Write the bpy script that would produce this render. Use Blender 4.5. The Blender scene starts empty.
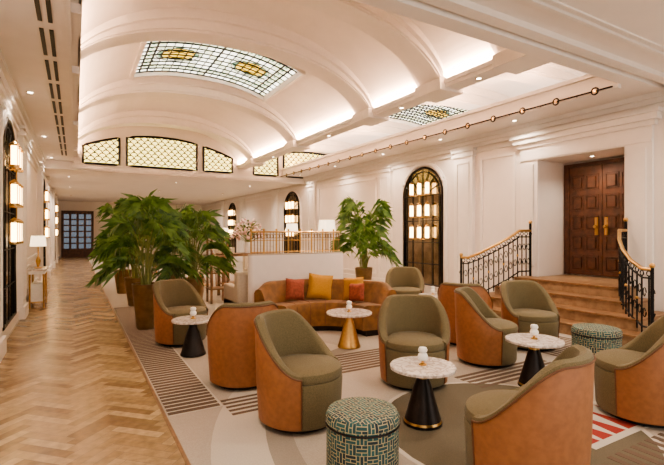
import bpy, bmesh, math, random
from mathutils import Vector, Matrix
random.seed(7)
D = bpy.data
C = bpy.context
pi = math.pi

# ------------------------------------------------------------------ materials
def mat(name, c, rough=.5, metal=0.0, noise=0.0, scale=20, bump=0.0, emit=None, es=0.0, c2=None, coat=0.0, detail=3, spec=None, sheen=0.0):
    m = D.materials.new(name); m.use_nodes = True
    nt = m.node_tree; b = nt.nodes['Principled BSDF']
    b.inputs['Base Color'].default_value = (*c, 1)
    b.inputs['Roughness'].default_value = rough
    b.inputs['Metallic'].default_value = metal
    if spec is not None: b.inputs['Specular IOR Level'].default_value = spec
    if coat: b.inputs['Coat Weight'].default_value = coat
    if sheen: b.inputs['Sheen Weight'].default_value = sheen
    if emit:
        b.inputs['Emission Color'].default_value = (*emit, 1)
        b.inputs['Emission Strength'].default_value = es
    tc = nt.nodes.new('ShaderNodeTexCoord')
    if noise or c2 or bump:
        n = nt.nodes.new('ShaderNodeTexNoise'); n.inputs['Scale'].default_value = scale
        n.inputs['Detail'].default_value = detail
        nt.links.new(tc.outputs['Object'], n.inputs['Vector'])
        if noise or c2:
            r = nt.nodes.new('ShaderNodeValToRGB')
            r.color_ramp.elements[0].position = .35; r.color_ramp.elements[1].position = .65
            lo = c if c2 else tuple(x*(1-noise) for x in c)
            hi = c2 if c2 else tuple(min(1, x*(1+noise)) for x in c)
            r.color_ramp.elements[0].color = (*lo, 1); r.color_ramp.elements[1].color = (*hi, 1)
            nt.links.new(n.outputs['Fac'], r.inputs['Fac'])
            nt.links.new(r.outputs['Color'], b.inputs['Base Color'])
        if bump:
            bp = nt.nodes.new('ShaderNodeBump'); bp.inputs['Strength'].default_value = bump
            bp.inputs['Distance'].default_value = .01
            nt.links.new(n.outputs['Fac'], bp.inputs['Height'])
            nt.links.new(bp.outputs['Normal'], b.inputs['Normal'])
    return m

def lin(r, g, b):
    f = lambda x: (x/255/12.92) if x/255 <= .04045 else ((x/255+.055)/1.055)**2.4
    return (f(r), f(g), f(b))

M_wall = mat('plaster_wall', lin(228,218,209), .6, noise=.02, scale=3)
M_ceil = mat('plaster_ceiling', lin(236,227,219), .6, noise=.02, scale=3)
M_trim = mat('painted_trim', lin(232,224,216), .45, noise=.015, scale=8)
M_fab = mat('olive_fabric', lin(104,93,66), .9, noise=.2, scale=160, bump=.3, sheen=.08)
M_lea = mat('tan_leather', lin(144,94,58), .5, noise=.1, scale=24, bump=.08)
M_welt = mat('leather_welt', lin(100,62,38), .5, noise=.08, scale=30)
M_sofa = mat('mustard_velvet', lin(122,84,42), .75, noise=.24, scale=10, sheen=.15)
M_dark = mat('dark_bronze', lin(38,32,30), .35, .6, noise=.15, scale=10)
M_black = mat('black_iron', lin(22,20,20), .45, .4, noise=.1, scale=10)
M_gold = mat('brushed_brass', lin(198,160,102), .28, 1.0, noise=.06, scale=30)
M_bronze = mat('bronze_planter', lin(136,112,80), .36, .75, noise=.15, scale=8)
M_wood = mat('mahogany', lin(94,58,38), .38, c2=lin(66,40,26), scale=9, detail=6)
M_oak = mat('oak_timber', lin(142,108,76), .45, c2=lin(118,87,58), scale=12, detail=6)
M_step = mat('step_stone', lin(156,128,98), .5, c2=lin(130,103,76), scale=9, detail=6)
M_carpet = mat('carpet_beige', lin(168,158,145), .95, noise=.08, scale=120, bump=.2)
M_cbrown = mat('carpet_brown', lin(98,81,67), .95, noise=.1, scale=120)
M_ccream = mat('carpet_cream', lin(188,180,167), .95, noise=.05, scale=120)
M_colive = mat('carpet_olive', lin(98,90,74), .95, noise=.1, scale=120)
M_cgrey = mat('carpet_grey', lin(146,137,125), .95, noise=.08, scale=120)
M_cred = mat('carpet_red', lin(146,50,42), .95, noise=.1, scale=120)
M_lamp = mat('lamp_glow', (1,.80,.5), .5, emit=(1,.66,.30), es=6)
M_shade = mat('lamp_shade', lin(240,225,195), .8, emit=(1,.80,.55), es=1.0)
M_white = mat('white_ceramic', lin(240,238,232), .3, noise=.03, scale=20)
M_cream = mat('cream_upholstery', lin(186,174,156), .85, noise=.06, scale=60)
M_leaf = mat('palm_leaf', lin(52,90,32), .45, c2=lin(124,156,74), scale=6)
M_stem = mat('palm_stem', lin(128,134,70), .6, noise=.2, scale=8)
M_soil = mat('soil', lin(50,36,26), .95, noise=.3, scale=40)
M_corg = mat('cushion_rust', lin(140,72,52), .85, noise=.2, scale=30)
M_cyel = mat('cushion_mustard', lin(180,134,54), .85, noise=.1, scale=80)
M_flow = mat('blossom', lin(228,180,176), .7, c2=lin(244,226,218), scale=12)
M_light = mat('downlight_lens', (1,.9,.75), .5, emit=(1,.85,.65), es=12)
M_mirror = mat('antique_mirror', lin(150,136,116), .16, 1.0, noise=.2, scale=4)
M_navy = mat('door_glazing', lin(36,44,54), .2, emit=(.30,.36,.44), es=.22, noise=.4, scale=2)
WOODS = [mat('parquet_%d' % i, lin(*c), .24, c2=lin(*[int(x*.86) for x in c]), scale=14, detail=5) for i, c in enumerate(
    [(178,150,114), (160,132,98), (192,164,128), (144,116,84), (169,141,106)])]

def marble():
    m = mat('marble_top', lin(235,228,222), .15)
    nt = m.node_tree; b = nt.nodes['Principled BSDF']
    tc = nt.nodes['Texture Coordinate']
    n = nt.nodes.new('ShaderNodeTexNoise'); n.inputs['Scale'].default_value = 9; n.inputs['Detail'].default_value = 8
    n.inputs['Distortion'].default_value = 1.5
    r = nt.nodes.new('ShaderNodeValToRGB')
    e = r.color_ramp.elements; e[0].position = .42; e[0].color = (*lin(220,211,203),1); e[1].position = .58; e[1].color = (*lin(216,206,198),1)
    k = e.new(.5); k.color = (*lin(170,156,146),1)
    nt.links.new(tc.outputs['Object'], n.inputs['Vector']); nt.links.new(n.outputs['Fac'], r.inputs['Fac'])
    nt.links.new(r.outputs['Color'], b.inputs['Base Color'])
    return m
M_marble = marble()

M_sky = mat('leaded_skylight_glass', lin(232,234,222), .3, emit=lin(250,246,228), es=2.0)
M_skyb = mat('leaded_skylight_glass_tint', lin(216,222,190), .3, emit=lin(226,226,190), es=1.6)
M_amber = mat('amber_glass', lin(230,190,80), .3, emit=lin(240,196,80), es=1.3, noise=.2, scale=12)
M_green = mat('green_glass', lin(90,130,120), .3, emit=lin(120,150,120), es=.9, noise=.3, scale=12)
M_clear = mat('clerestory_glass', lin(225,205,130), .3, emit=lin(244,222,130), es=1.6, noise=.15, scale=5)

def stoolmat():
    m = mat('fret_pattern_fabric', lin(60,110,110), .85)
    nt = m.node_tree; b = nt.nodes['Principled BSDF']; tc = nt.nodes['Texture Coordinate']
    sp = nt.nodes.new('ShaderNodeSeparateXYZ'); nt.links.new(tc.outputs['Object'], sp.inputs[0])
    at = nt.nodes.new('ShaderNodeMath'); at.operation = 'ARCTAN2'
    nt.links.new(sp.outputs['Y'], at.inputs[0]); nt.links.new(sp.outputs['X'], at.inputs[1])
    mu = nt.nodes.new('ShaderNodeMath'); mu.operation = 'MULTIPLY'; mu.inputs[1].default_value = .22
    nt.links.new(at.outputs[0], mu.inputs[0])
    cb = nt.nodes.new('ShaderNodeCombineXYZ'); nt.links.new(mu.outputs[0], cb.inputs['X']); nt.links.new(sp.outputs['Z'], cb.inputs['Y'])
    geo = nt.nodes.new('ShaderNodeNewGeometry'); sn = nt.nodes.new('ShaderNodeSeparateXYZ'); nt.links.new(geo.outputs['Normal'], sn.inputs[0])
    gt = nt.nodes.new('ShaderNodeMath'); gt.operation = 'GREATER_THAN'; gt.inputs[1].default_value = .8; nt.links.new(sn.outputs['Z'], gt.inputs[0])
    mx = nt.nodes.new('ShaderNodeMix'); mx.data_type = 'VECTOR'
    nt.links.new(gt.outputs[0], mx.inputs['Factor']); nt.links.new(cb.outputs[0], mx.inputs[4]); nt.links.new(tc.outputs['Object'], mx.inputs[5])
    cols=[]
    for rz in (0,pi/2):
        rot = nt.nodes.new('ShaderNodeMapping'); rot.inputs['Rotation'].default_value = (0,0,rz)
        nt.links.new(mx.outputs[1], rot.inputs[0])
        br = nt.nodes.new('ShaderNodeTexBrick'); br.inputs['Scale'].default_value = 1
        br.inputs['Brick Width'].default_value = .064; br.inputs['Row Height'].default_value = .0213; br.inputs['Mortar Size'].default_value = .0026
        br.inputs['Color1'].default_value = (*lin(44,92,92),1); br.inputs['Color2'].default_value = (*lin(32,48,58),1); br.inputs['Mortar'].default_value = (*lin(170,158,122),1)
        nt.links.new(rot.outputs[0], br.inputs['Vector']); cols.append(br)
    mm = nt.nodes.new('ShaderNodeMix'); mm.data_type='RGBA'
    ck = nt.nodes.new('ShaderNodeTexChecker'); ck.inputs['Scale'].default_value = 1/.064
    nt.links.new(mx.outputs[1], ck.inputs['Vector'])
    nt.links.new(ck.outputs['Fac'], mm.inputs['Factor'])
    nt.links.new(cols[0].outputs['Color'], mm.inputs[6]); nt.links.new(cols[1].outputs['Color'], mm.inputs[7])
    nt.links.new(mm.outputs[2], b.inputs['Base Color'])
    return m
M_stool = stoolmat()

# ------------------------------------------------------------------ builder
class B:
    def __init__(s): s.v=[]; s.f=[]; s.m=[]; s.sm=[]; s.mats=[]
    def mi(s, m):
        if m not in s.mats: s.mats.append(m)
        return s.mats.index(m)
    def add(s, vs, fs, m, smooth=False, M=None):
        o = len(s.v)
        for p in vs:
            p = Vector(p)
            s.v.append(M @ p if M else p)
        for i, f in enumerate(fs):
            s.f.append([o+k for k in f]); s.m.append(s.mi(m[i] if isinstance(m, list) else m)); s.sm.append(smooth)
    def box(s, x0,x1,y0,y1,z0,z1, m, M=None):
        vs = [(x0,y0,z0),(x1,y0,z0),(x1,y1,z0),(x0,y1,z0),(x0,y0,z1),(x1,y0,z1),(x1,y1,z1),(x0,y1,z1)]
        s.add(vs, [(0,3,2,1),(4,5,6,7),(0,1,5,4),(1,2,6,5),(2,3,7,6),(3,0,4,7)], m, False, M)
    def loft(s, secs, m, closed=False, cap=True, smooth=True, M=None):
        n = len(secs[0]); vs = [p for q in secs for p in q]; fs=[]; ms=[]
        k = len(secs)
        for i in range(k if closed else k-1):
            a=i*n; b=((i+1)%k)*n
            for j in range(n):
                fs.append((a+j, a+(j+1)%n, b+(j+1)%n, b+j)); ms.append(m[j] if isinstance(m, list) else m)
        if cap and not closed:
            cm = m[-1] if isinstance(m, list) else m
            fs.append(tuple(range(n))[::-1]); ms.append(cm); fs.append(tuple((k-1)*n+j for j in range(n))); ms.append(cm)
        s.add(vs, fs, ms, smooth, M)
    def lathe(s, prof, m, segs=40, M=None, smooth=True, loc=(0,0,0)):
        vs=[]; fs=[]; ms=[]
        n=len(prof)
        for i in range(segs):
            a=2*pi*i/segs
            for r,z in prof: vs.append((loc[0]+max(r,1e-4)*math.cos(a), loc[1]+max(r,1e-4)*math.sin(a), loc[2]+z))
        for i in range(segs):
            a=i*n; b=((i+1)%segs)*n
            for j in range(n-1):
                fs.append((a+j,b+j,b+j+1,a+j+1)); ms.append(m[j] if isinstance(m,list) else m)
        s.add(vs, fs, ms, smooth, M)
    def tube(s, pts, r, m, segs=8, closed=False, M=None):
        pts=[Vector(p) for p in pts]; secs=[]; n=len(pts)
        for i,p in enumerate(pts):
            if closed: t=pts[(i+1)%n]-pts[i-1]
            else: t=pts[min(i+1,n-1)]-pts[max(i-1,0)]
            t.normalize()
            up=Vector((0,0,1)) if abs(t.z)<.9 else Vector((1,0,0))
            a=t.cross(up).normalized(); b=a.cross(t).normalized()
            rr=r[i] if isinstance(r,(list,tuple)) else r
            secs.append([p+(a*math.cos(2*pi*k/segs)+b*math.sin(2*pi*k/segs))*rr for k in range(segs)])
        s.loft(secs, m, closed=closed, M=M)
    def sphere(s, c, r, m, segs=16, sz=1.0, M=None):
        prof=[(r*math.sin(pi*i/10), -r*sz*math.cos(pi*i/10)) for i in range(11)]
        s.lathe(prof, m, segs, M, True, c)
    def make(s, name, loc=(0,0,0), rz=0, bevel=0, parent=None):
        me = D.meshes.new(name); me.from_pydata([tuple(p) for p in s.v], [], s.f)
        for m in s.mats: me.materials.append(m)
        for i,p in enumerate(me.polygons):
            p.material_index = s.m[i]; p.use_smooth = s.sm[i]
        bm = bmesh.new(); bm.from_mesh(me); bmesh.ops.recalc_face_normals(bm, faces=bm.faces); bm.to_mesh(me); bm.free()
        try: me.set_sharp_from_angle(angle=math.radians(40))
        except Exception: pass
        ob = D.objects.new(name, me); C.scene.collection.objects.link(ob)
        ob.location = loc; ob.rotation_euler = (0,0,rz)
        if bevel:
            md = ob.modifiers.new('bevel','BEVEL'); md.width=bevel; md.segments=2; md.limit_method='ANGLE'
        if parent: ob.parent = parent
        return ob
def inst(ob, loc, rz):
    o = D.objects.new(ob.name.split('.')[0], ob.data); C.scene.collection.objects.link(o)
    o.location = loc; o.rotation_euler=(0,0,rz)
    return o

# ------------------------------------------------------------------ constants
XL, XR = -0.9, 7.8
YN, YE, YF = -3.0, 15.5, 32.0
YB = 3.45          # front face of the vaulted bay
ZS = 3.70          # soffit height
SL = -.07          # left soffit edge

# ------------------------------------------------------------------ floor
b=B(); b.box(XL-.2, 9.0, YN, YF+.2, -.15, 0, M_carpet); b.make('floor')

def parquet():
    w=.085; N=5; me=D.meshes.new('parquet_floor')
    bm=bmesh.new(); c=math.cos(pi/4); s_=c
    x0,x1,y0,y1 = XL+.05,.64,-2.9,YF-.1
    def put(a0,a1,b0,b1):
        g=.016
        q=[(a0+g,b0+g),(a1-g,b0+g),(a1-g,b1-g),(a0+g,b1-g)]
        P=[((x*c-y*s_)*w, (x*s_+y*c)*w) for x,y in q]
        cx=sum(p[0] for p in P)/4; cy=sum(p[1] for p in P)/4
        if cx<x0-.35 or cx>x1+.35 or cy<y0+.2 or cy>y1-.2: return
        f=bm.faces.new([bm.verts.new((x,y,.004)) for x,y in P]); f.material_index=random.randrange(5)
    R=600
    for k in range(-R,R):
        for n in range(-40,41):
            put(k+2*N*n, k+2*N*n+N, k, k+1)
            put(k, k+1, k-2*N+1+2*N*n, k-N+1+2*N*n)
    for co,no in (((x0,0,0),(-1,0,0)),((x1,0,0),(1,0,0))):
        bmesh.ops.bisect_plane(bm, geom=bm.verts[:]+bm.edges[:]+bm.faces[:], plane_co=co, plane_no=no, clear_outer=True)
    for f in bm.faces:
        if f.normal.z<0: f.normal_flip()
    bed=[bm.verts.new(p) for p in ((x0,y0,.002),(x1,y0,.002),(x1,y1,.002),(x0,y1,.002))]
    f=bm.faces.new(bed); f.material_index=5
    bm.to_mesh(me); bm.free()
    for m in WOODS+[mat('parquet_joint', lin(84,62,44), .6, noise=.1)]: me.materials.append(m)
    ob=D.objects.new('parquet_floor', me); C.scene.collection.objects.link(ob)
parquet()

def poly(bb, pts, z, m):
    n=len(pts); vs=[(x,y,0.001) for x,y in pts]+[(x,y,z) for x,y in pts]
    fs=[tuple(range(n))[::-1], tuple(range(n,2*n))]+[(i,(i+1)%n,n+(i+1)%n,n+i) for i in range(n)]
    bb.add(vs, fs, m)
b=B()
poly(b, [(.66,-2.9),(6.40,-2.9),(6.40,YF-.3),(.66,YF-.3)], .004, M_carpet)
poly(b, [(.64,-2.9),(.665,-2.9),(.665,YF-.3),(.64,YF-.3)], .007, M_oak)
poly(b, [(.68,3.9),(1.14,3.9),(1.14,10.2),(.68,10.2)], .006, M_ccream)
y=3.92
while y<10.1:
    poly(b, [(.68,y),(1.12,y),(1.12,y+.058),(.68,y+.058)], .008, M_cbrown); y+=.085
def arcband(cx,cy,r0,r1,a0,a1,z,m,n=40):
    P=[(cx+r1*math.cos(math.radians(a0+(a1-a0)*i/n)), cy+r1*math.sin(math.radians(a0+(a1-a0)*i/n))) for i in range(n+1)]
    Q=[(cx+r0*math.cos(math.radians(a0+(a1-a0)*i/n)), cy+r0*math.sin(math.radians(a0+(a1-a0)*i/n))) for i in range(n+1)]
    vs=[(x,y,z) for x,y in P+Q]; fs=[(i,i+1,n+2+i,n+1+i) for i in range(n)]
    b.add(vs,fs,m)
arcband(4.2,2.2,3.1,3.5,110,235,.0062,M_ccream)
arcband(4.2,2.2,3.06,3.10,110,235,.0063,M_cgrey)
arcband(4.2,2.2,2.9,3.06,110,235,.0062,M_cgrey)
arcband(3.0,2.35,0.0,1.0,0,360,.0066,M_colive)
arcband(3.0,2.35,1.0,1.04,0,360,.0066,M_ccream)
for (xa,xb,ya,nn) in ((2.25,3.75,4.15,8),(1.15,1.75,3.65,5),(3.5,4.9,3.05,5)):
    for i in range(nn):
        poly(b, [(xa,ya+i*.085),(xb,ya+i*.085),(xb,ya+i*.085+.045),(xa,ya+i*.085+.045)], .0072, M_cbrown)
poly(b, [(3.2,1.78),(4.36,1.78),(4.36,2.30),(3.2,2.30)], .0085, M_ccream)
for i in range(6):
    x=3.22+i*.18
    poly(b, [(x,1.84),(x+.14,1.84),(x+.07,2.26)], .0095, M_cred)
for i in range(9):
    poly(b, [(3.15+i*.10,1.2),(3.20+i*.10,1.2),(3.20+i*.10,1.68),(3.15+i*.10,1.68)], .009, M_cbrown)
for i in range(12):
    poly(b, [(5.2+i*.09,2.0),(5.245+i*.09,2.0),(5.245+i*.09,4.6),(5.2+i*.09,4.6)], .008, M_cbrown)
b.make('patterned_carpet')

# ------------------------------------------------------------------ walls
b=B()
b.box(XL-.2, XL, YN, YF, 0, 4.05, M_wall); b.make('wall_left')
OY0, OY1, OZ = 3.85, 5.42, 2.95
b=B()
b.box(XR, XR+.2, YN, OY0, 0, 4.0, M_wall); b.box(XR, XR+.2, OY1, YF, 0, 4.0, M_wall)
b.box(XR, XR+.2, OY0, OY1, OZ, 4.0, M_wall)
b.box(XR+.2, 8.85, OY0-.15, OY0, 0, 3.1, M_wall); b.box(XR+.2, 8.85, OY1, OY1+.15, 0, 3.1, M_wall)
b.box(8.66, 8.85, OY0, OY1, 0, 3.1, M_wall); b.box(XR+.2, 8.66, OY0, OY1, OZ, 3.1, M_wall)
b.make('wall_right')
b=B()
b.box(XL-.2, 8.0, YF, YF+.2, 0, 3.6, M_wall); b.make('wall_far')

# ------------------------------------------------------------------ ceiling
PE,PQ=2.3,.68
def vz(x, c, hw, rise, zs):
    t=min(1,abs((x-c)/hw)); return zs+rise*max(0,1-t**PE)**PQ
V1=(2.49,2.56,1.15,3.98); V2=(8.05,2.72,.88,3.98)
SK_Y=(8.2,10.3)
def xsamples(c,hw,n=44):
    return [c-hw*math.cos(pi*i/n) for i in range(n+1)]
b=B()
def vault(V, sx0, sx1):
    c,hw,rise,zs=V
    xs=sorted(set(xsamples(c,hw)+[sx0,sx1])); ys=[YB,SK_Y[0],SK_Y[1],YE]
    for i in range(len(xs)-1):
        for j in range(3):
            xm=(xs[i]+xs[i+1])/2
            if j==1 and sx0<xm<sx1: continue
            q=[(xs[i],ys[j]),(xs[i+1],ys[j]),(xs[i+1],ys[j+1]),(xs[i],ys[j+1])]
            b.add([(x,y,vz(x,*V)) for x,y in q],[(0,1,2,3)],M_ceil,True)
SX1=(1.03,4.05); SX2=(6.95,9.3)
vault(V1,*SX1); vault(V2,*SX2)
b.make('ceiling')
b=B()
b.box(XL, SL, YB, YE, ZS, 4.05, M_ceil)
b.make('ceiling_soffit_left')
b=B(); b.box(6.8, XR, YB, YE, ZS, 3.94, M_ceil); b.make('ceiling_soffit_right')
b=B(); b.box(XL, 10.8, YE+.15, YF, 3.5, 3.6, M_ceil); b.make('ceiling_far')
b=B()
b.box(XL, 10.8, YN, YB-.2, 3.8, 3.9, M_ceil)
b.box(XL, 10.8, YB-.2, YB, 3.70, 5.3, M_ceil)
for y,w,z in ((3.05,.14,3.73),(2.7,.05,3.765),(2.62,.03,3.78),(1.9,.05,3.765),(1.65,.16,3.74),(1.1,.05,3.765)):
    b.box(XL, XR, y, y+w, z, 3.8, M_trim)
b.box(7.3, XR, YN, 3.0, 3.6, 3.8, M_trim)
b.make('ceiling_near')
b=B()
b.box(5.05, 5.33, YB, YE, 3.84, 4.2, M_ceil)
b.box(5.02, 5.05, YB, YE, 3.90, 3.96, M_trim); b.box(5.33, 5.36, YB, YE, 3.90, 3.96, M_trim)
b.make('ceiling_beam')

RY=[3.85,5.45,7.4,10.85,14.1]
def rib(V,Y):
    c,hw,rise,zs=V
    b=B()
    for wid,dr in ((.66,.10),(.50,.25),(.42,.29)):
        secs=[]
        for x in xsamples(c,hw-.005,48):
            zt=vz(x,*V)+.03
            t=(x-c)/(hw)
            z=zs+(rise-dr)*max(0,1-abs(t)**PE)**PQ-.06
            secs.append([(x,Y-wid/2,z),(x,Y+wid/2,z),(x,Y+wid/2,zt),(x,Y-wid/2,zt)])
        b.loft(secs,M_trim,smooth=True)
    return b
n=0
for V in (V1,V2):
    for Y in RY:
        n+=1; rib(V,Y).make('trim_%d'%n)
b=B()
for Y in RY:
    b.box(SL,.05,Y-.30,Y+.30,3.76,4.0,M_trim)
    b.box(4.94,5.44,Y-.30,Y+.30,3.80,3.98,M_trim)
b.make('trim_imposts')
b=B()
b.box(SL,.05,YB,YE,3.86,3.90,M_trim); b.box(.03,.06,YB,YE,3.86,3.95,M_trim)
b.box(SL,SL+.03,YB,YE,3.66,3.74,M_trim)
b.box(6.74,6.8,YB,YE,3.90,3.96,M_trim); b.box(6.76,6.84,YB,YE,3.64,3.70,M_trim)
b.make('trim_cove')

# end wall with clerestory
b=B()
for V in (V1,V2):
    c,hw,rise,zs=V
    xs=[x for x in xsamples(c,hw,40)]
    secs=[[(x,YE,3.45),(x,YE+.15,3.45),(x,YE+.15,vz(x,*V)+.05),(x,YE,vz(x,*V)+.05)] for x in xs]
    b.loft(secs,M_wall,smooth=False)
b.box(XL,SL,YE,YE+.15,3.45,4.05,M_wall); b.box(5.05,5.33,YE,YE+.15,3.45,4.2,M_wall)
b.box(SL,6.8,YE-.05,YE,3.50,3.60,M_trim)
b.make('wall_clerestory')
def cwin(idx, V, x0, x1):
    b=B(); n=14; zs=3.68; Y=YE
    def top(x): return 4.10+.58*max(0,1-((x-V[0])/V[1])**2)
    xs=[x0+(x1-x0)*i/n for i in range(n+1)]
    b.add([(x,Y-.012,zs) for x in xs]+[(x,Y-.012,top(x)) for x in xs],[(i,i+1,n+2+i,n+1+i) for i in range(n)],M_clear)
    loop=[(x,Y-.03,zs) for x in xs]+[(x,Y-.03,top(x)) for x in reversed(xs)]
    b.tube(loop,.038,M_black,6,closed=True)
    s=.21
    rows=int((1.1)/s*1.8)+1
    k0=int((x1-x0)/s)+1
    for r in range(rows):
        for k in range(-1,k0+1):
            cx=x0+(k+.5*(r%2)+.5)*s; cz=zs+r*s*.5
            pts=[]
            for i in range(9):
                a=pi*i/8; px=cx+s*.5*math.cos(a); pz=cz+s*.62*math.sin(a)
                if x0<px<x1 and zs<pz<top(px): pts.append((px,Y-.025,pz))
            if len(pts)>2: b.tube(pts,.016,M_black,4)
    b.make('window_%d'%idx)
cwin(1,V1,.2,1.2); cwin(2,V1,1.42,3.6); cwin(3,V1,3.84,4.85)
cwin(4,V2,5.65,6.6); cwin(5,V2,6.85,9.25)

# skylights
def skylight(name,V,sx,yy,meds):
    b=B(); y0,y1=yy; n=20; J=10
    xs=[sx[0]+(sx[1]-sx[0])*i/n for i in range(n+1)]
    z=lambda x: vz(x,*V)+.05
    S=3
    for i in range(n*S):
        for j in range(J*S):
            xa=sx[0]+(sx[1]-sx[0])*i/(n*S); xb=sx[0]+(sx[1]-sx[0])*(i+1)/(n*S)
            ya=y0+(y1-y0)*j/(J*S); yb=y0+(y1-y0)*(j+1)/(J*S)
            xm=(xa+xb)/2; ym=(ya+yb)/2
            ci,cj=i//S,j//S
            m=M_skyb if (ci*7+cj*13)%5==0 else M_sky
            for mx,my in meds:
                q=((xm-mx)/.36)**2+((ym-my)/.30)**2
                if q<.8: m=M_amber
                elif q<1.15: m=M_green
                elif q<2.2 and (ci+cj)%2: m=M_skyb
            if (cj in (1,J-2) and 0<ci<n-1) or (ci in (1,n-2) and 0<cj<J-1):
                m=M_green if (i%S==1 and j%S==1) else M_skyb
            b.add([(xa,ya,z(xa)),(xb,ya,z(xb)),(xb,yb,z(xb)),(xa,yb,z(xa))],[(0,1,2,3)],m)
    for i in range(0,n+1):
        w=.016 if i in (0,1,2,n-2,n-1,n,n//2) else .006
        x=xs[i]; b.box(x-w,x+w,y0,y1,z(x)-.03,z(x)-.005,M_black)
    for j in range(J+1):
        y=y0+(y1-y0)*j/J; w=.016 if j in (0,1,2,J-2,J-1,J) else .006
        secs=[[(x,y-w,z(x)-.03),(x,y+w,z(x)-.03),(x,y+w,z(x)-.005),(x,y-w,z(x)-.005)] for x in xs]
        b.loft(secs,M_black,smooth=False)
    for mx,my in meds:
        for s in (.5,.9,1.15):
            b.tube([(mx+.36*s*math.cos(2*pi*k/24),my+.30*s*math.sin(2*pi*k/24),z(mx+.36*s*math.cos(2*pi*k/24))-.02) for k in range(24)],.009,M_black,5,closed=True)
        for k in range(8):
            a=2*pi*k/8
            P=[(mx+q*math.cos(a)*.5,my+q*math.sin(a)*.4) for q in (.34,.8,1.3)]
            b.tube([(px,py,z(px)-.02) for px,py in P if sx[0]<px<sx[1]],.007,M_black,5)
    f=.07
    for y in (y0-f,y1):
        secs=[[(x,y,z(x)-.11),(x,y+f,z(x)-.11),(x,y+f,z(x)+.02),(x,y,z(x)+.02)] for x in xs]
        b.loft(secs,M_trim,smooth=False)
    for x in (sx[0],sx[1]):
        b.box(x-f/2,x+f/2,y0-f,y1+f,z(x)-.13,z(x)+.04,M_trim)
    b.make(name)
skylight('skylight',V1,SX1,SK_Y,[(1.78,9.25),(3.3,9.25)])
skylight('skylight',V2,SX2,SK_Y,[(7.5,9.25),(8.75,9.25)])

# brass rod with rings along right soffit
b=B()
RX=6.71; RZ=3.66
b.tube([(RX,YB+.05,RZ),(RX,YE,RZ)],.014,M_dark,6)
y=3.75
while y<YE:
    b.tube([(RX,y+.05*math.cos(2*pi*k/14),RZ+.05*math.sin(2*pi*k/14)) for k in range(14)],.013,M_dark,5,closed=True)
    b.lathe([(0,-.014),(.024,-.014),(.024,.014),(0,.014)],M_gold,10,M=Matrix.Translation((RX,y,RZ))@Matrix.Rotation(pi/2,4,'Y'))
    b.tube([(RX,y+.3,RZ),(6.77,y+.3,RZ)],.008,M_dark,5)
    y+=.62
b.make('brass_curtain_rod')

b=B()
for y in range(4,15):
    b.box(-.33,-.29,y-.45,y+.35,ZS-.012,ZS-.002,M_black); b.box(-.24,-.20,y-.45,y+.35,ZS-.012,ZS-.002,M_black)
b.make('linear_air_diffuser')

LC=(1,.83,.67)
def spot(x,y,z,e,size=150,col=LC,r=.04):
    l=D.lights.new('downlight_and_fill_lamp','SPOT'); l.energy=e; l.spot_size=math.radians(size); l.spot_blend=1; l.color=col; l.shadow_soft_size=r
    o=D.objects.new('downlight_and_fill_lamp',l); C.scene.collection.objects.link(o); o.location=(x,y,z)
b=B()
def dl(x,y,z,e=45,size=150):
    b.lathe([(.055,0),(.055,-.006),(.04,-.006),(.035,-.002)],[M_gold,M_gold,M_gold],16,loc=(x,y,z))
    b.lathe([(.035,-.002),(0,-.002)],M_light,12,loc=(x,y,z))
    spot(x,y,z-.05,e,size)
for y in (4.6,8.2,11.8,15.0): dl(-.6,y,ZS,34)
for y in (5.6,7.6,9.8,12.4,15.0): dl(7.3,y,ZS,44)
for y in (18,22,27): dl(-.2,y,3.5,110); dl(3.4,y,3.5,190); dl(6.4,y,3.5,120)  # added spots that brighten the far zone, not known fittings
for y in (4.6,6.4,9.1,12.5): dl(5.19,y,3.84,85,150)  # invented fill spots under the beam, lighting the seating
for y in (.6,2.3):
    for x in (.3,3.6,7.0): dl(x,y,3.8,68,150)  # foreground fill lamps added in the near ceiling
dl(8.2,4.63,OZ,26,150)  # extra lamp put into the portal to lift the dark door recess
b.make('recessed_and_fill_downlights')

def area(x,y,z,sx,sy,e,rot,col=(1,.64,.43)):
    l=D.lights.new('cove_light','AREA'); l.shape='RECTANGLE'; l.size=sx; l.size_y=sy; l.energy=e; l.color=col
    o=D.objects.new('cove_light',l); C.scene.collection.objects.link(o); o.location=(x,y,z); o.rotation_euler=rot
for (ya,yb) in ((4.2,5.12),(5.8,7.05),(7.75,10.5),(11.2,13.75),(14.45,15.4)):
    L=yb-ya; ym=(ya+yb)/2
    area(.0,ym,3.92,.05,L,26*L,(pi,-.6,0))
    area(5.00,ym,4.0,.04,L,17*L,(pi,.6,0))
    area(5.38,ym,4.0,.04,L,12*L,(pi,-.6,0))
    area(7.2,ym,4.01,.2,L,18*L,(pi,0,0))

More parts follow.
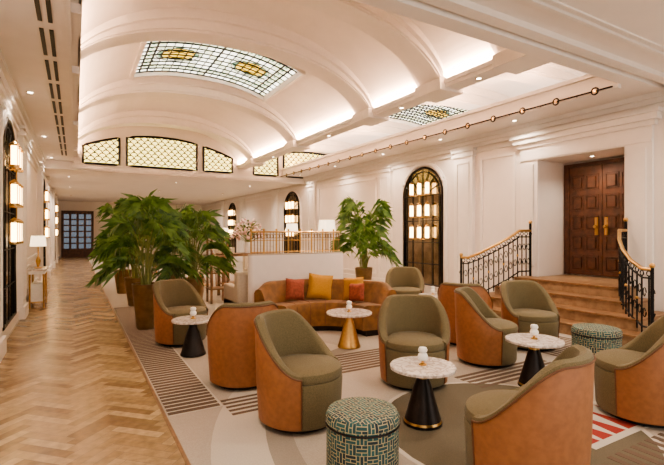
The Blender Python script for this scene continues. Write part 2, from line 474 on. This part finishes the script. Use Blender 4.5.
# ------------------------------------------------------------------ wall trim
def pframe(b,X,s,y0,y1,z0,z1,w=.05,t=.03):
    x0,x1=(X-t,X) if s<0 else (X,X+t)
    b.box(x0,x1,y0,y1,z0,z0+w,M_trim); b.box(x0,x1,y0,y1,z1-w,z1,M_trim)
    b.box(x0,x1,y0,y0+w,z0+w,z1-w,M_trim); b.box(x0,x1,y1-w,y1,z0+w,z1-w,M_trim)
MY=[8.75,16.75,24.8]
def wallside(X,s,ys,gap=None):
    b=B()
    for z0,z1,t in ((3.34,3.40,.04),(3.46,3.54,.05),(3.54,3.62,.09),(3.62,3.70,.14)):
        x0,x1=(X-t,X) if s<0 else (X,X+t)
        b.box(x0,x1,YN,YE,z0,z1,M_trim)
        if z1<3.5: b.box(x0,x1,YE,YF,z0,z1,M_trim)
    for y in ys:
        x0,x1=(X-.09,X) if s<0 else (X,X+.09)
        b.box(x0,x1,y-.28,y+.28,0,3.46,M_trim)
        x0,x1=(X-.13,X) if s<0 else (X,X+.13)
        b.box(x0,x1,y-.33,y+.33,0,.22,M_trim); b.box(x0,x1,y-.32,y+.32,3.28,3.36,M_trim); b.box(x0,x1,y-.34,y+.34,3.40,3.455,M_trim)
        xx=X-.09 if s<0 else X+.09
        pframe(b,xx,s,y-.19,y+.19,.35,3.16,.03,.018)
    b.make('trim_wall_'+('right' if s<0 else 'left'))
    b=B()
    bx2=lambda t,y0,y1,z0,z1: b.box(*((X-t,X) if s<0 else (X,X+t)),y0,y1,z0,z1,M_trim)
    segs=[(YN,YF)] if not gap else [(YN,gap[0]),(gap[1],YF)]
    for y0,y1 in segs:
        bx2(.03,y0,y1,0,.18); bx2(.045,y0,y1,.16,.19)
    b.make('baseboard_'+('right' if s<0 else 'left'))
wallside(XR,-1,[7.3,10.3,14.9,18.4,23.0,26.6],gap=(2.8,6.6))
wallside(XL,1,[2.9,6.75,9.9,14.9,18.4,23.0,26.6])
b=B()
pframe(b,XR,-1,5.95,6.85,.95,3.2); pframe(b,XR,-1,10.8,14.4,.95,3.2); pframe(b,XR,-1,18.9,22.5,.95,3.2)
pframe(b,XR,-1,10.8,14.4,.3,.85); pframe(b,XR,-1,18.9,22.5,.3,.85)
pframe(b,XR,-1,1.0,3.2,.95,3.2)
pframe(b,XL,1,10.5,14.4,.95,3.2); pframe(b,XL,1,3.4,6.3,.95,3.2); pframe(b,XL,1,3.4,6.3,.3,.85); pframe(b,XL,1,18.9,22.5,.95,3.2)
pframe(b,XL,1,10.5,14.4,.3,.85)
b.make('trim_wall_panels')

# door portal
b=B()
for y0,y1 in ((3.45,OY0),(OY1,5.80)):
    b.box(XR-.06,XR,y0,y1,0.0,OZ,M_trim); b.box(XR-.09,XR-.06,y0+.08,y1-.08,.9,2.88,M_trim)
b.box(XR-.06,XR,3.45,5.8,OZ,3.22,M_trim)
b.box(XR-.085,XR-.06,3.45,5.8,OZ+.02,OZ+.07,M_trim)
b.box(XR-.10,XR,3.40,5.85,3.22,3.30,M_trim); b.box(XR-.16,XR,3.34,5.91,3.30,3.40,M_trim); b.box(XR-.21,XR,3.30,5.95,3.40,3.455,M_trim)
b.make('trim_door_portal')

# double door
b=B(); DX=8.58; dy0,dy1=4.02,5.30; dz0,dz1=.715,2.84
b.box(DX-.02,DX+.06,dy0-.14,dy0,dz0,dz1+.07,M_wood); b.box(DX-.02,DX+.06,dy1,dy1+.10,dz0,dz1+.07,M_wood); b.box(DX-.02,DX+.06,dy0,dy1,dz1,dz1+.07,M_wood)
dm=(dy0+dy1)/2
for y0,y1 in ((dy0,dm-.004),(dm+.004,dy1)):
    b.box(DX,DX+.05,y0,y1,dz0+.01,dz1-.002,M_wood)
    w=(y1-y0-.16)/2
    for c in range(2):
        ya=y0+.06+c*(w+.04)
        zz=dz0+.10
        for h in (.34,.34,.34,.34,.34):
            b.box(DX-.014,DX,ya,ya+w,zz,zz+.02,M_wood); b.box(DX-.014,DX,ya,ya+w,zz+h-.07,zz+h-.05,M_wood)
            b.box(DX-.014,DX,ya,ya+.02,zz+.02,zz+h-.07,M_wood); b.box(DX-.014,DX,ya+w-.02,ya+w,zz+.02,zz+h-.07,M_wood)
            b.box(DX-.030,DX,ya+.045,ya+w-.045,zz+.045,zz+h-.095,M_wood)
            zz+=h+.05
for s in (-1,1):
    y=dm+s*.09
    b.box(DX-.034,DX-.014,y-.032,y+.032,1.50,1.84,M_gold)
    b.sphere((DX-.075,y,1.66),.034,M_gold); b.tube([(DX-.03,y,1.66),(DX-.07,y,1.66)],.012,M_gold)
b.make('door_1',bevel=.004)

# steps
b=B(); cy=4.63
stp=[(7.30,.98,.70),(7.02,1.2,.525),(6.74,1.45,.35),(6.46,1.7,.175)]
for i,(x,hw,z) in enumerate(stp):
    zb=z-.175
    y0,y1=cy-hw,cy+hw
    b.box(x,XR-.1,y0,y1,max(0.001,zb),z-.03,M_step); b.box(x-.03,XR-.1,y0-.03,y1+.03,z-.03,z,M_oak)
b.box(XR-.1,8.6,OY0+.03,OY1-.03,.001,.70,M_step)
b.make('entrance_steps')

# railings
def rail(sgn):
    b=B()
    base=[(7.62,.86,.705),(7.35,.90,.705),(7.15,1.0,.56),(6.95,1.15,.42),(6.78,1.34,.28),(6.66,1.54,.18),(6.62,1.68,.18)]
    P=[Vector((x,cy+sgn*h,z)) for x,h,z in base]
    pts=[]
    for i in range(len(P)-1):
        for k in range(6): pts.append(P[i].lerp(P[i+1],k/6))
    pts.append(P[-1])
    top=[p+Vector((0,0,.88)) for p in pts]
    b.tube(top,.026,M_gold,10); b.tube([p+Vector((0,0,.76)) for p in pts],.013,M_black,6); b.tube([p+Vector((0,0,.10)) for p in pts],.013,M_black,6)
    L=0; nxt=0; cnt=0
    for i in range(len(pts)-1):
        seg=(pts[i+1]-pts[i]).length
        d=(pts[i+1]-pts[i]); d.z=0; d.normalize()
        while nxt<=L+seg:
            p=pts[i].lerp(pts[i+1],(nxt-L)/seg)
            b.tube([p+Vector((0,0,0.01)),p+Vector((0,0,.78))],.012,M_black,6)
            q=p+Vector((0,0,.82))
            b.tube([q+d*.035*math.cos(2*pi*k/10)+Vector((0,0,.035*math.sin(2*pi*k/10))) for k in range(10)],.009,M_black,4,closed=True)
            for zc,f in ((.56,1),(.30,-1)):
                q=p+d*.05+Vector((0,0,zc))
                b.tube([q+d*(.036*math.cos(a)*(1-a/11))+Vector((0,0,f*(.075*math.sin(a)*(1-a/14)))) for a in [k*.55 for k in range(12)]],.008,M_black,4)
            if cnt%3==0: b.sphere(tuple(p+Vector((0,0,.43))),.022,M_gold,8)
            nxt+=.105; cnt+=1
        L+=seg
    for p,h in ((P[0],1.02),(P[-1],.90)):
        b.tube([p+Vector((0,0,.002)),p+Vector((0,0,h))],.024,M_black,8)
        b.sphere((p.x,p.y,p.z+h+.03),.036,M_gold,12)
    b.make('stair_railing')
rail(1); rail(-1)

# arched mirrors with lantern sconces
def arch_mirror(X,s,yc,hw=.72,z0=.22,zs=2.5):
    b=B()
    fx=X+(.03 if s>0 else -.03); gx=X+(.012 if s>0 else -.012)
    n=18
    arc=[(yc+hw*math.cos(pi*i/n), zs+hw*math.sin(pi*i/n)) for i in range(n+1)]
    outl=[(yc+hw,z0)]+arc+[(yc-hw,z0)]
    b.add([(gx,y,z) for y,z in outl],[tuple(range(len(outl)))],M_mirror)
    b.tube([(fx,y,z) for y,z in outl],.034,M_dark,8,closed=True)
    k=.86
    inn=[(yc+hw*k,z0)]+[(yc+hw*k*math.cos(pi*i/n), zs+hw*k*math.sin(pi*i/n)) for i in range(n+1)]+[(yc-hw*k,z0)]
    b.tube([(fx,y,z) for y,z in inn],.012,M_black,6)
    for t in (-.43,0,.43):
        y=yc+t*hw*2*.6
        b.tube([(fx,y,z0),(fx,y,zs)],.010,M_black,6)
    for z in (.75,1.3,1.85,2.5): b.tube([(fx,yc-hw,z),(fx,yc+hw,z)],.010,M_black,6)
    for i in range(1,8):
        a=pi*i/8; b.tube([(fx,yc+.22*math.cos(a),zs+.22*math.sin(a)),(fx,yc+hw*math.cos(a),zs+hw*math.sin(a))],.009,M_black,6)
    b.tube([(fx,yc+.22*math.cos(pi*i/10),zs+.22*math.sin(pi*i/10)) for i in range(11)],.009,M_black,6)
    for kk,t in ((1.13,.05),(1.2,.03)):
        pr=[(yc+hw*kk,0.2)]+[(yc+hw*kk*math.cos(pi*i/n), zs+hw*kk*math.sin(pi*i/n)) for i in range(n+1)]+[(yc-hw*kk,0.2)]
        b.tube([(X,y,z) for y,z in pr],t,M_trim,8)
    b.make('arched_mirror')
    b=B()
    lx=X+s*.13
    rows=(1.38,1.94,2.50)
    for z in rows:
        b.tube([(X+s*.04,yc,z),(lx,yc,z)],.012,M_gold,6); b.tube([(lx,yc-.30,z),(lx,yc+.30,z)],.010,M_gold,6)
        for t in (-.30,0,.30):
            b.lathe([(.0,.0),(.062,.0),(.062,.035),(.048,.035)],M_gold,14,loc=(lx,yc+t,z))
            b.lathe([(.046,.035),(.046,.31),(0,.31)],M_lamp,14,loc=(lx,yc+t,z))
            b.lathe([(.062,.31),(.062,.34),(.03,.37),(.0,.39)],M_gold,14,loc=(lx,yc+t,z))
            for q in range(4):
                a=pi/4+q*pi/2; b.tube([(lx+.056*math.cos(a),yc+t+.056*math.sin(a),z+.03),(lx+.056*math.cos(a),yc+t+.056*math.sin(a),z+.32)],.006,M_gold,4)
    b.tube([(lx,yc,1.38),(lx,yc,2.95)],.010,M_gold,6)
    b.make('wall_lantern_sconce')
for y in MY:
    arch_mirror(XR,-1,y)
for y in (8.2,16.6,24.8):
    arch_mirror(XL,1,y)

# far wall glazed door
b=B()
b.box(-.75,1.0,YF-.12,YF-.02,.004,2.9,M_wood)
for i in range(4):
    for j in range(6):
        b.box(-.62+i*.40,-.34+i*.40,YF-.15,YF-.12,.55+j*.37,.84+j*.37,M_navy)
b.make('door_2')
b=B()
for x in (2.0,4.2,6.4):
    b.box(x-.3,x+.3,YF-.09,YF,0,3.34,M_trim)
    if x<6: b.box(x+.6,x+1.6,YF-.04,YF,.9,3.0,M_oak)
b.make('trim_far_wall')

# ------------------------------------------------------------------ tub chair
def sm(t): t=max(0,min(1,t)); return t*t*(3-2*t)
def build_chair():
    b=B()
    b.lathe([(0,0.001),(.27,0.001),(.27,.045),(0,.045)],M_black,40)
    n=72
    prof=[(.0,.04),(.325,.04),(.335,.06),(.352,.36),(.345,.385),(0,.385)]
    vs=[];fs=[];ms=[]
    for i in range(n):
        a=2*pi*i/n
        for r,z in prof: vs.append((max(r,1e-4)*math.cos(a),max(r,1e-4)*math.sin(a),z))
    k=len(prof)
    for i in range(n):
        a=i*k; c=((i+1)%n)*k; ang=math.degrees(2*pi*(i+.5)/n); ang=min(ang,360-ang)
        for j in range(k-1):
            fs.append((a+j,c+j,c+j+1,a+j+1)); ms.append(M_fab if ang<62 else M_lea)
    b.add(vs,fs,ms,True)
    secs=[]; A=124; N=56; welt=[]
    for i in range(N+1):
        ph=-A+2*A*i/N; a=math.radians(180+ph)
        t=abs(ph)/A
        h=.47+.39*(1-sm((t-.30)/.70))
        th=.085
        ro_b=.338; ro=.362+.02*(h-.45)
        loop=[(ro_b+.0,.05),(.358,.36),(ro,h-.035),(ro-.008,h-.012),(ro-.04,h),(ro-th+.012,h-.014),(ro-th,h-.04),(ro-th-.012,.42),(ro-th-.012,.36),(.30,.05)]
        secs.append([((r)*math.cos(a),(r)*math.sin(a),z) for r,z in loop])
        welt.append(((ro+.002)*math.cos(a),(ro+.002)*math.sin(a),h-.035))
    b.loft(secs,[M_lea,M_lea,M_fab,M_fab,M_fab,M_fab,M_fab,M_fab,M_fab,M_fab])
    b.tube(welt,.006,M_welt,6)
    for i in (0,N):
        ph=-A+2*A*i/N; a=math.radians(180+ph)
        b.tube([(.341*math.cos(a),.341*math.sin(a),.06),(.360*math.cos(a),.360*math.sin(a),.36),(.364*math.cos(a),.364*math.sin(a),.435)],.006,M_welt,6)
    prof=[(0,.375),(.30,.375),(.325,.39),(.332,.42),(.322,.455),(.29,.475),(.15,.487),(0,.49)]
    vs=[];fs=[];k=len(prof);n=48
    for i in range(n):
        a=2*pi*i/n; ca=math.cos(a)
        sc=1.0 if ca>.35 else 1-.16*sm((.35-ca)/.5)
        for r,z in prof: vs.append((r*sc*math.cos(a)+.02,r*sc*math.sin(a),z))
    for i in range(n):
        a=i*k; c=((i+1)%n)*k
        for j in range(k-1): fs.append((a+j,c+j,c+j+1,a+j+1))
    b.add(vs,fs,M_fab,True)
    return b
chairs=[(1.607,3.30,-28),(3.02,3.53,-95),(2.37,1.75,140),(4.15,1.93,150),(4.26,3.66,-25),(5.33,3.85,-80),(4.75,4.46,62),(5.47,6.65,-95),(1.51,4.44,112),(1.29,6.46,-32)]
proto=None
for x,y,al in chairs:
    rz=math.radians(al-30.1)
    if proto is None: proto=build_chair().make('tub_chair',(x,y,0.009),rz)
    else: inst(proto,(x,y,0.009),rz)

# ------------------------------------------------------------------ tables
def table(r,h,base,ring):
    b=B()
    b.lathe([(0,h-.03),(r-.012,h-.03),(r,h-.024),(r,h-.006),(r-.006,h),(0,h)],M_marble,56)
    b.lathe([(0,0.010),(.155,.010),(.155,.03),(.145,.045),(.075,.30),(.05,h-.10),(.05,h-.06),(.12,h-.03)],[base,base,ring,base,base,ring,ring],44)
    return b
tabs=[(2.44,2.74,.265,.475,M_dark,M_gold),(3.99,2.83,.275,.48,M_dark,M_gold),(3.20,5.06,.31,.48,M_gold,M_gold),(1.29,5.73,.26,.46,M_dark,M_dark),(5.32,5.72,.25,.48,M_gold,M_gold)]
def tlamp():
    b=B()
    b.lathe([(0,0.001),(.032,0.001),(.032,.012),(.012,.02),(.010,.035)],M_gold,20)
    b.lathe([(.010,.035),(.036,.048),(.042,.07),(.034,.092),(.022,.10),(.034,.108),(.038,.124),(.030,.142),(0,.15)],M_white,20)
    return b
for x,y,r,h,ba,ri in tabs:
    table(r,h,ba,ri).make('marble_side_table',(x,y,0))
    tlamp().make('table_ornament_lamp',(x,y,h))

def stool(x,y,r,h):
    b=B()
    b.lathe([(0,.010),(r*.93,.010),(r*.93,.05)],M_cream,48)
    b.lathe([(r*.93,.05),(r,.055),(r+.004,.07),(r+.004,h-.09),(r-.002,h-.085)],M_stool,48)
    b.lathe([(r-.002,h-.085),(r+.008,h-.075),(r+.010,h-.04),(r-.005,h-.012),(r*.8,h),(0,h+.006)],M_stool,48)
    b.tube([((r+.008)*math.cos(2*pi*k/40),(r+.008)*math.sin(2*pi*k/40),h-.083) for k in range(40)],.006,M_dark,6,closed=True)
    b.make('drum_stool',(x,y,0))
stool(1.56,2.31,.222,.45); stool(5.27,2.93,.25,.45)

# ------------------------------------------------------------------ curved sofa
b=B()
secs=[]; base=[]
sx,sy=3.07,5.50
A=66;N=60
for i in range(N+1):
    a=math.radians(59.9-A+2*A*i/N); t=abs(-1+2*i/N)
    h=.78-.10*sm((t-.8)/.2)
    loop=[(.62,.09),(.61,.30),(.61,.40),(.64,.45),(.70,.465),(.96,.45),(.985,.47),(1.04,h-.06),(1.075,h-.01),(1.12,h),(1.17,h-.015),(1.195,h-.06),(1.19,.09)]
    secs.append([(sx+r*math.cos(a),sy+r*math.sin(a),z) for r,z in loop])
    base.append([(sx+r*math.cos(a),sy+r*math.sin(a),z) for r,z in ((.67,.006),(.67,.09),(1.15,.09),(1.15,.006))])
b.loft(secs,[M_sofa]*10+[M_lea]+[M_sofa]*2)
b.loft(base,M_dark)
for off in (-44,-22,0,22,44):
    a=math.radians(59.9+off)
    b.tube([(sx+r*math.cos(a),sy+r*math.sin(a),z) for r,z in ((.612,.12),(.612,.40),(.645,.452),(.70,.467),(.955,.453))],.005,M_welt,5)
b.make('curved_sofa')
def pillow(b,w,h,t,m,M):
    n=12
    for s in (-1,1):
        vs=[];fs=[]
        for i in range(n+1):
            for j in range(n+1):
                u=-1+2*i/n; v=-1+2*j/n
                k=((1-u**4)*(1-v**4))**.5
                px=u*(1-.08*(1-abs(v))*abs(u)); pv=v*(1-.08*(1-abs(u))*abs(v))
                vs.append((px*w/2,s*t/2*k,pv*h/2))
        for i in range(n):
            for j in range(n): fs.append((i*(n+1)+j,(i+1)*(n+1)+j,(i+1)*(n+1)+j+1,i*(n+1)+j+1))
        b.add(vs,fs,m,True,M)
for off,m,w in ((33,M_corg,.34),(6,M_cyel,.40),(-30,M_cyel,.36),(-38,M_corg,.28)):
    a=math.radians(59.9+off); r=.89 if off!=-38 else .79
    z=.475+w/2
    Mx=Matrix.Translation((sx+r*math.cos(a),sy+r*math.sin(a),z))@Matrix.Rotation(a-pi/2,4,'Z')@Matrix.Rotation(-.2,4,'X')@Matrix.Rotation(.12 if off>0 else -.1,4,'Y')
    b=B(); pillow(b,w,w,.13,m,Mx); b.make('throw_cushion')

# ------------------------------------------------------------------ divider wall + gallery rail + banquette
b=B()
hx0,hx1,hy0,hy1=2.40,4.15,6.76,6.90
n=10
loop=[(hx1,hy0),(hx1,hy1)]+[(hx0+.07+.07*math.cos(pi/2+pi*i/n),(hy0+hy1)/2+.07*math.sin(pi/2+pi*i/n)) for i in range(n+1)]
b.loft([[(x,y,.002) for x,y in loop],[(x,y,1.18) for x,y in loop]],M_trim,smooth=False)
b.loft([[(x,y,1.18) for x,y in loop],[(x,y,1.20) for x,y in loop]],M_cream,smooth=False)
ym=6.83
b.tube([(hx0+.05,ym,1.23),(hx1-.03,ym,1.23)],.008,M_gold,6)
b.tube([(hx0+.05,ym,1.42),(hx1-.03,ym,1.42)],.006,M_gold,6)
b.tube([(hx0+.05,ym,1.56),(hx1-.03,ym,1.56)],.014,M_gold,8)
k=0
x=hx0+.05
while x<hx1-.02:
    b.tube([(x,ym,1.2),(x,ym,1.58 if k%4==0 else 1.56)],.006 if k%4 else .013,M_gold if k%4==0 else M_bronze,6)
    if k%4==0: b.sphere((x,ym,1.595),.020,M_gold,8)
    b.tube([(x+.0275+.022*math.cos(2*pi*q/8),ym,1.49+.035*math.sin(2*pi*q/8)) for q in range(8)],.005,M_bronze,4,closed=True)
    x+=.055;k+=1
b.make('divider_wall_with_gallery_rail')
b=B()
b.box(2.25,4.1,6.91,7.10,.10,.90,M_cream); b.box(2.25,4.1,7.08,7.68,.10,.44,M_cream)
b.box(2.25,2.41,7.06,7.70,.10,.66,M_cream); b.box(3.94,4.1,7.06,7.70,.10,.66,M_cream)
b.box(2.43,3.13,7.1,7.66,.44,.54,M_cream); b.box(3.16,3.92,7.1,7.66,.44,.54,M_cream)
b.box(2.3,4.04,6.96,7.62,.006,.1,M_dark)
b.make('banquette_sofa',bevel=.03)

b=B()
b.box(3.0,4.5,10.3,10.9,.98,1.04,M_oak)
for x in (3.05,4.4):
    for y in (10.36,10.82): b.box(x-.03,x+.03,y-.03,y+.03,.006,.98,M_oak)
b.box(3.05,4.4,10.35,10.85,.30,.34,M_oak)
b.make('buffet_table')
b=B()
b.lathe([(0,.001),(.07,.001),(.10,.10),(.07,.22),(.055,.26),(.065,.28)],M_white,20)
for i in range(280):
    a=random.uniform(0,2*pi); r=.44*math.sqrt(random.random())
    p=Vector((r*math.cos(a),r*math.sin(a)*.8,.32+.56*math.sqrt(max(0,1-(r/.44)**2))*random.uniform(.3,1)))
    if i<50: b.tube([(0,0,.25),(p.x*.6,p.y*.6,p.z*.8),tuple(p)],.004,M_stem,4)
    if i%2==0:
        d=Vector((math.cos(a),math.sin(a),.5))*.12; q=d.cross(Vector((0,0,1))).normalized()*.03
        b.add([p,p+d*.5+q,p+d,p+d*.5-q],[(0,1,2,3)],M_leaf)
    else: b.sphere(tuple(p),random.uniform(.025,.045),M_flow,8)
b.make('flower_vase',(3.72,10.6,1.04))
def tablelamp(x,y,z,h=.5,r=.15):
    b=B()
    b.lathe([(0,.001),(.07,.001),(.07,.015),(.02,.03),(.035,.09),(.05,.15),(.03,.22),(.012,.25),(.012,h-.2)],M_gold,20)
    b.lathe([(r,h-.22),(r*.85,h),(r*.84,h),(r*.99,h-.22)],M_shade,28)
    b.make('table_lamp',(x,y,z))
tablelamp(-.68,11.2,.80,.68,.15)
tablelamp(3.12,10.6,1.04,.62,.11)
b=B()
for x in (2.55,2.9):
    for y in (9.6,9.95): b.box(x-.02,x+.02,y-.02,y+.02,.006,1.45,M_oak)
for z in (.3,.65,1.0,1.42): b.box(2.52,2.93,9.57,9.98,z,z+.03,M_oak)
b.make('open_shelf_unit')
b=B()
b.box(-.84,-.52,10.75,11.65,.77,.80,M_marble); b.box(-.82,-.54,10.78,11.62,.70,.77,M_white)
for y in (10.8,11.6):
    for x in (-.80,-.56): b.tube([(x,y,.006),(x,y,.70)],[.014,.02],M_gold,8)
b.box(-.80,-.56,10.8,11.6,.12,.14,M_gold); b.box(-.78,-.58,10.84,11.56,.14,.5,M_white)
b.make('console_table')
for x,y in ((5.4,9.57),(6.6,14.2)):
    b=B()
    b.lathe([(0,.006),(.15,.006),(.15,.03),(.012,.04),(.012,1.62)],M_gold,24)
    b.lathe([(.22,1.56),(.19,1.86),(.188,1.86),(.217,1.56)],M_shade,28)
    b.make('floor_lamp',(x,y,0))

# ------------------------------------------------------------------ palms
def palm(x,y,ph,pr,H,spread,seed,nf=20):
    rnd=random.Random(seed)
    b=B()
    b.lathe([(0,.010),(pr*.62,.010),(pr*.66,.03),(pr*.98,ph-.02),(pr,ph),(pr-.02,ph),(pr-.03,ph-.06)],M_bronze,36)
    b.lathe([(pr-.03,ph-.06),(0,ph-.05)],M_soil,24)
    for i in range(nf):
        a=2*pi*i*.381966+rnd.uniform(-.25,.25)
        lvl=((i*7)%nf+.5)/nf
        h=ph+(H-ph)*(.20+.74*lvl)
        out=spread*(1.1-.45*lvl)*rnd.uniform(.8,1.15)
        r0=rnd.uniform(0,pr*.4)
        p0=Vector((r0*math.cos(a),r0*math.sin(a),ph-.06))
        p1=Vector((out*.10*math.cos(a),out*.10*math.sin(a),ph+(h-ph)*.8))
        p2=Vector((out*.45*math.cos(a),out*.45*math.sin(a),h+.22))
        p3=Vector((out*math.cos(a),out*math.sin(a),h-out*.35))
        K=24; pts=[]
        for k in range(K+1):
            t=k/K; pts.append(p0*(1-t)**3+p1*3*t*(1-t)**2+p2*3*t*t*(1-t)+p3*t**3)
        b.tube(pts,[.009*(1-.7*k/K)+.001 for k in range(K+1)],M_stem,5)
        side=Vector((-math.sin(a),math.cos(a),0))
        NL=13
        for k in range(NL):
            t=.42+.58*k/(NL-1); idx=min(K-1,int(t*K)); p=pts[idx].lerp(pts[idx+1],t*K-idx)
            fwd=(pts[idx+1]-pts[idx]).normalized()
            L=(.30*math.sin(pi*min(1,(t-.24)/.90))+.10)*rnd.uniform(.75,1.2)
            for s in (-1,1):
                if k==NL-1 and s==1: continue
                d=(side*s*rnd.uniform(.5,.9)+fwd*rnd.uniform(.5,.9)+Vector((0,0,rnd.uniform(0,.45)))).normalized()
                w=fwd*.0085+Vector((0,0,.004))
                m1=p+d*L*.45+Vector((0,0,.01)); e=p+d*L*.92+Vector((0,0,-L*rnd.uniform(.1,.55)))
                b.add([p,m1+w,e,m1-w],[(0,1,2),(0,2,3)],M_leaf)
    b.make('potted_palm',(x,y,0))
palm(.98,7.68,.73,.21,2.46,.66,1,28)
palm(1.90,8.45,.70,.22,2.24,.68,2,28)
palm(6.05,8.9,.70,.22,2.50,.76,3,32)
palm(1.05,12.4,.60,.22,2.35,.70,4,20)
palm(1.10,10.2,.60,.22,2.30,.60,5,20)
palm(2.1,11.6,.60,.22,2.30,.66,6,18)

def dchair(x,y,rz):
    b=B()
    b.box(-.24,.24,-.24,.24,.40,.48,M_cream); b.box(-.24,-.17,-.24,.24,.48,.90,M_cream)
    for i in (-.2,.2):
        for j in (-.2,.2): b.tube([(i,j,.006),(i*.95,j*.95,.40)],.018,M_oak,6)
    b.make('dining_chair',(x,y,0),rz,bevel=.015)
def dtable(x,y):
    b=B(); b.lathe([(0,.72),(.45,.72),(.45,.75),(0,.75)],M_marble,36); b.lathe([(0,.006),(.25,.006),(.25,.03),(.04,.06),(.04,.72)],M_gold,24)
    b.make('dining_table',(x,y,0))
    for k in range(3): dchair(x+.75*math.cos(k*2.1+.5),y+.75*math.sin(k*2.1+.5),k*2.1+.5+pi)
for p in ((3.2,13.2),(5.2,12.2),(2.6,17.5),(5.0,18.5),(3.4,22)): dtable(*p)

# ------------------------------------------------------------------ world, camera
w=D.worlds.new('world'); C.scene.world=w; w.use_nodes=True
w.node_tree.nodes['Background'].inputs[0].default_value=(1,.91,.82,1)
w.node_tree.nodes['Background'].inputs[1].default_value=1.1
cam=D.cameras.new('camera'); cam.lens=24; cam.sensor_width=36; cam.clip_start=.05
co=D.objects.new('camera',cam); C.scene.collection.objects.link(co)
co.location=(0,0,1.55); co.rotation_euler=(pi/2,0,math.radians(-30.1))
C.scene.camera=co
C.scene.view_settings.view_transform='AgX'
try: C.scene.view_settings.look='AgX - Medium High Contrast'
except Exception: pass
C.scene.view_settings.exposure=1.0
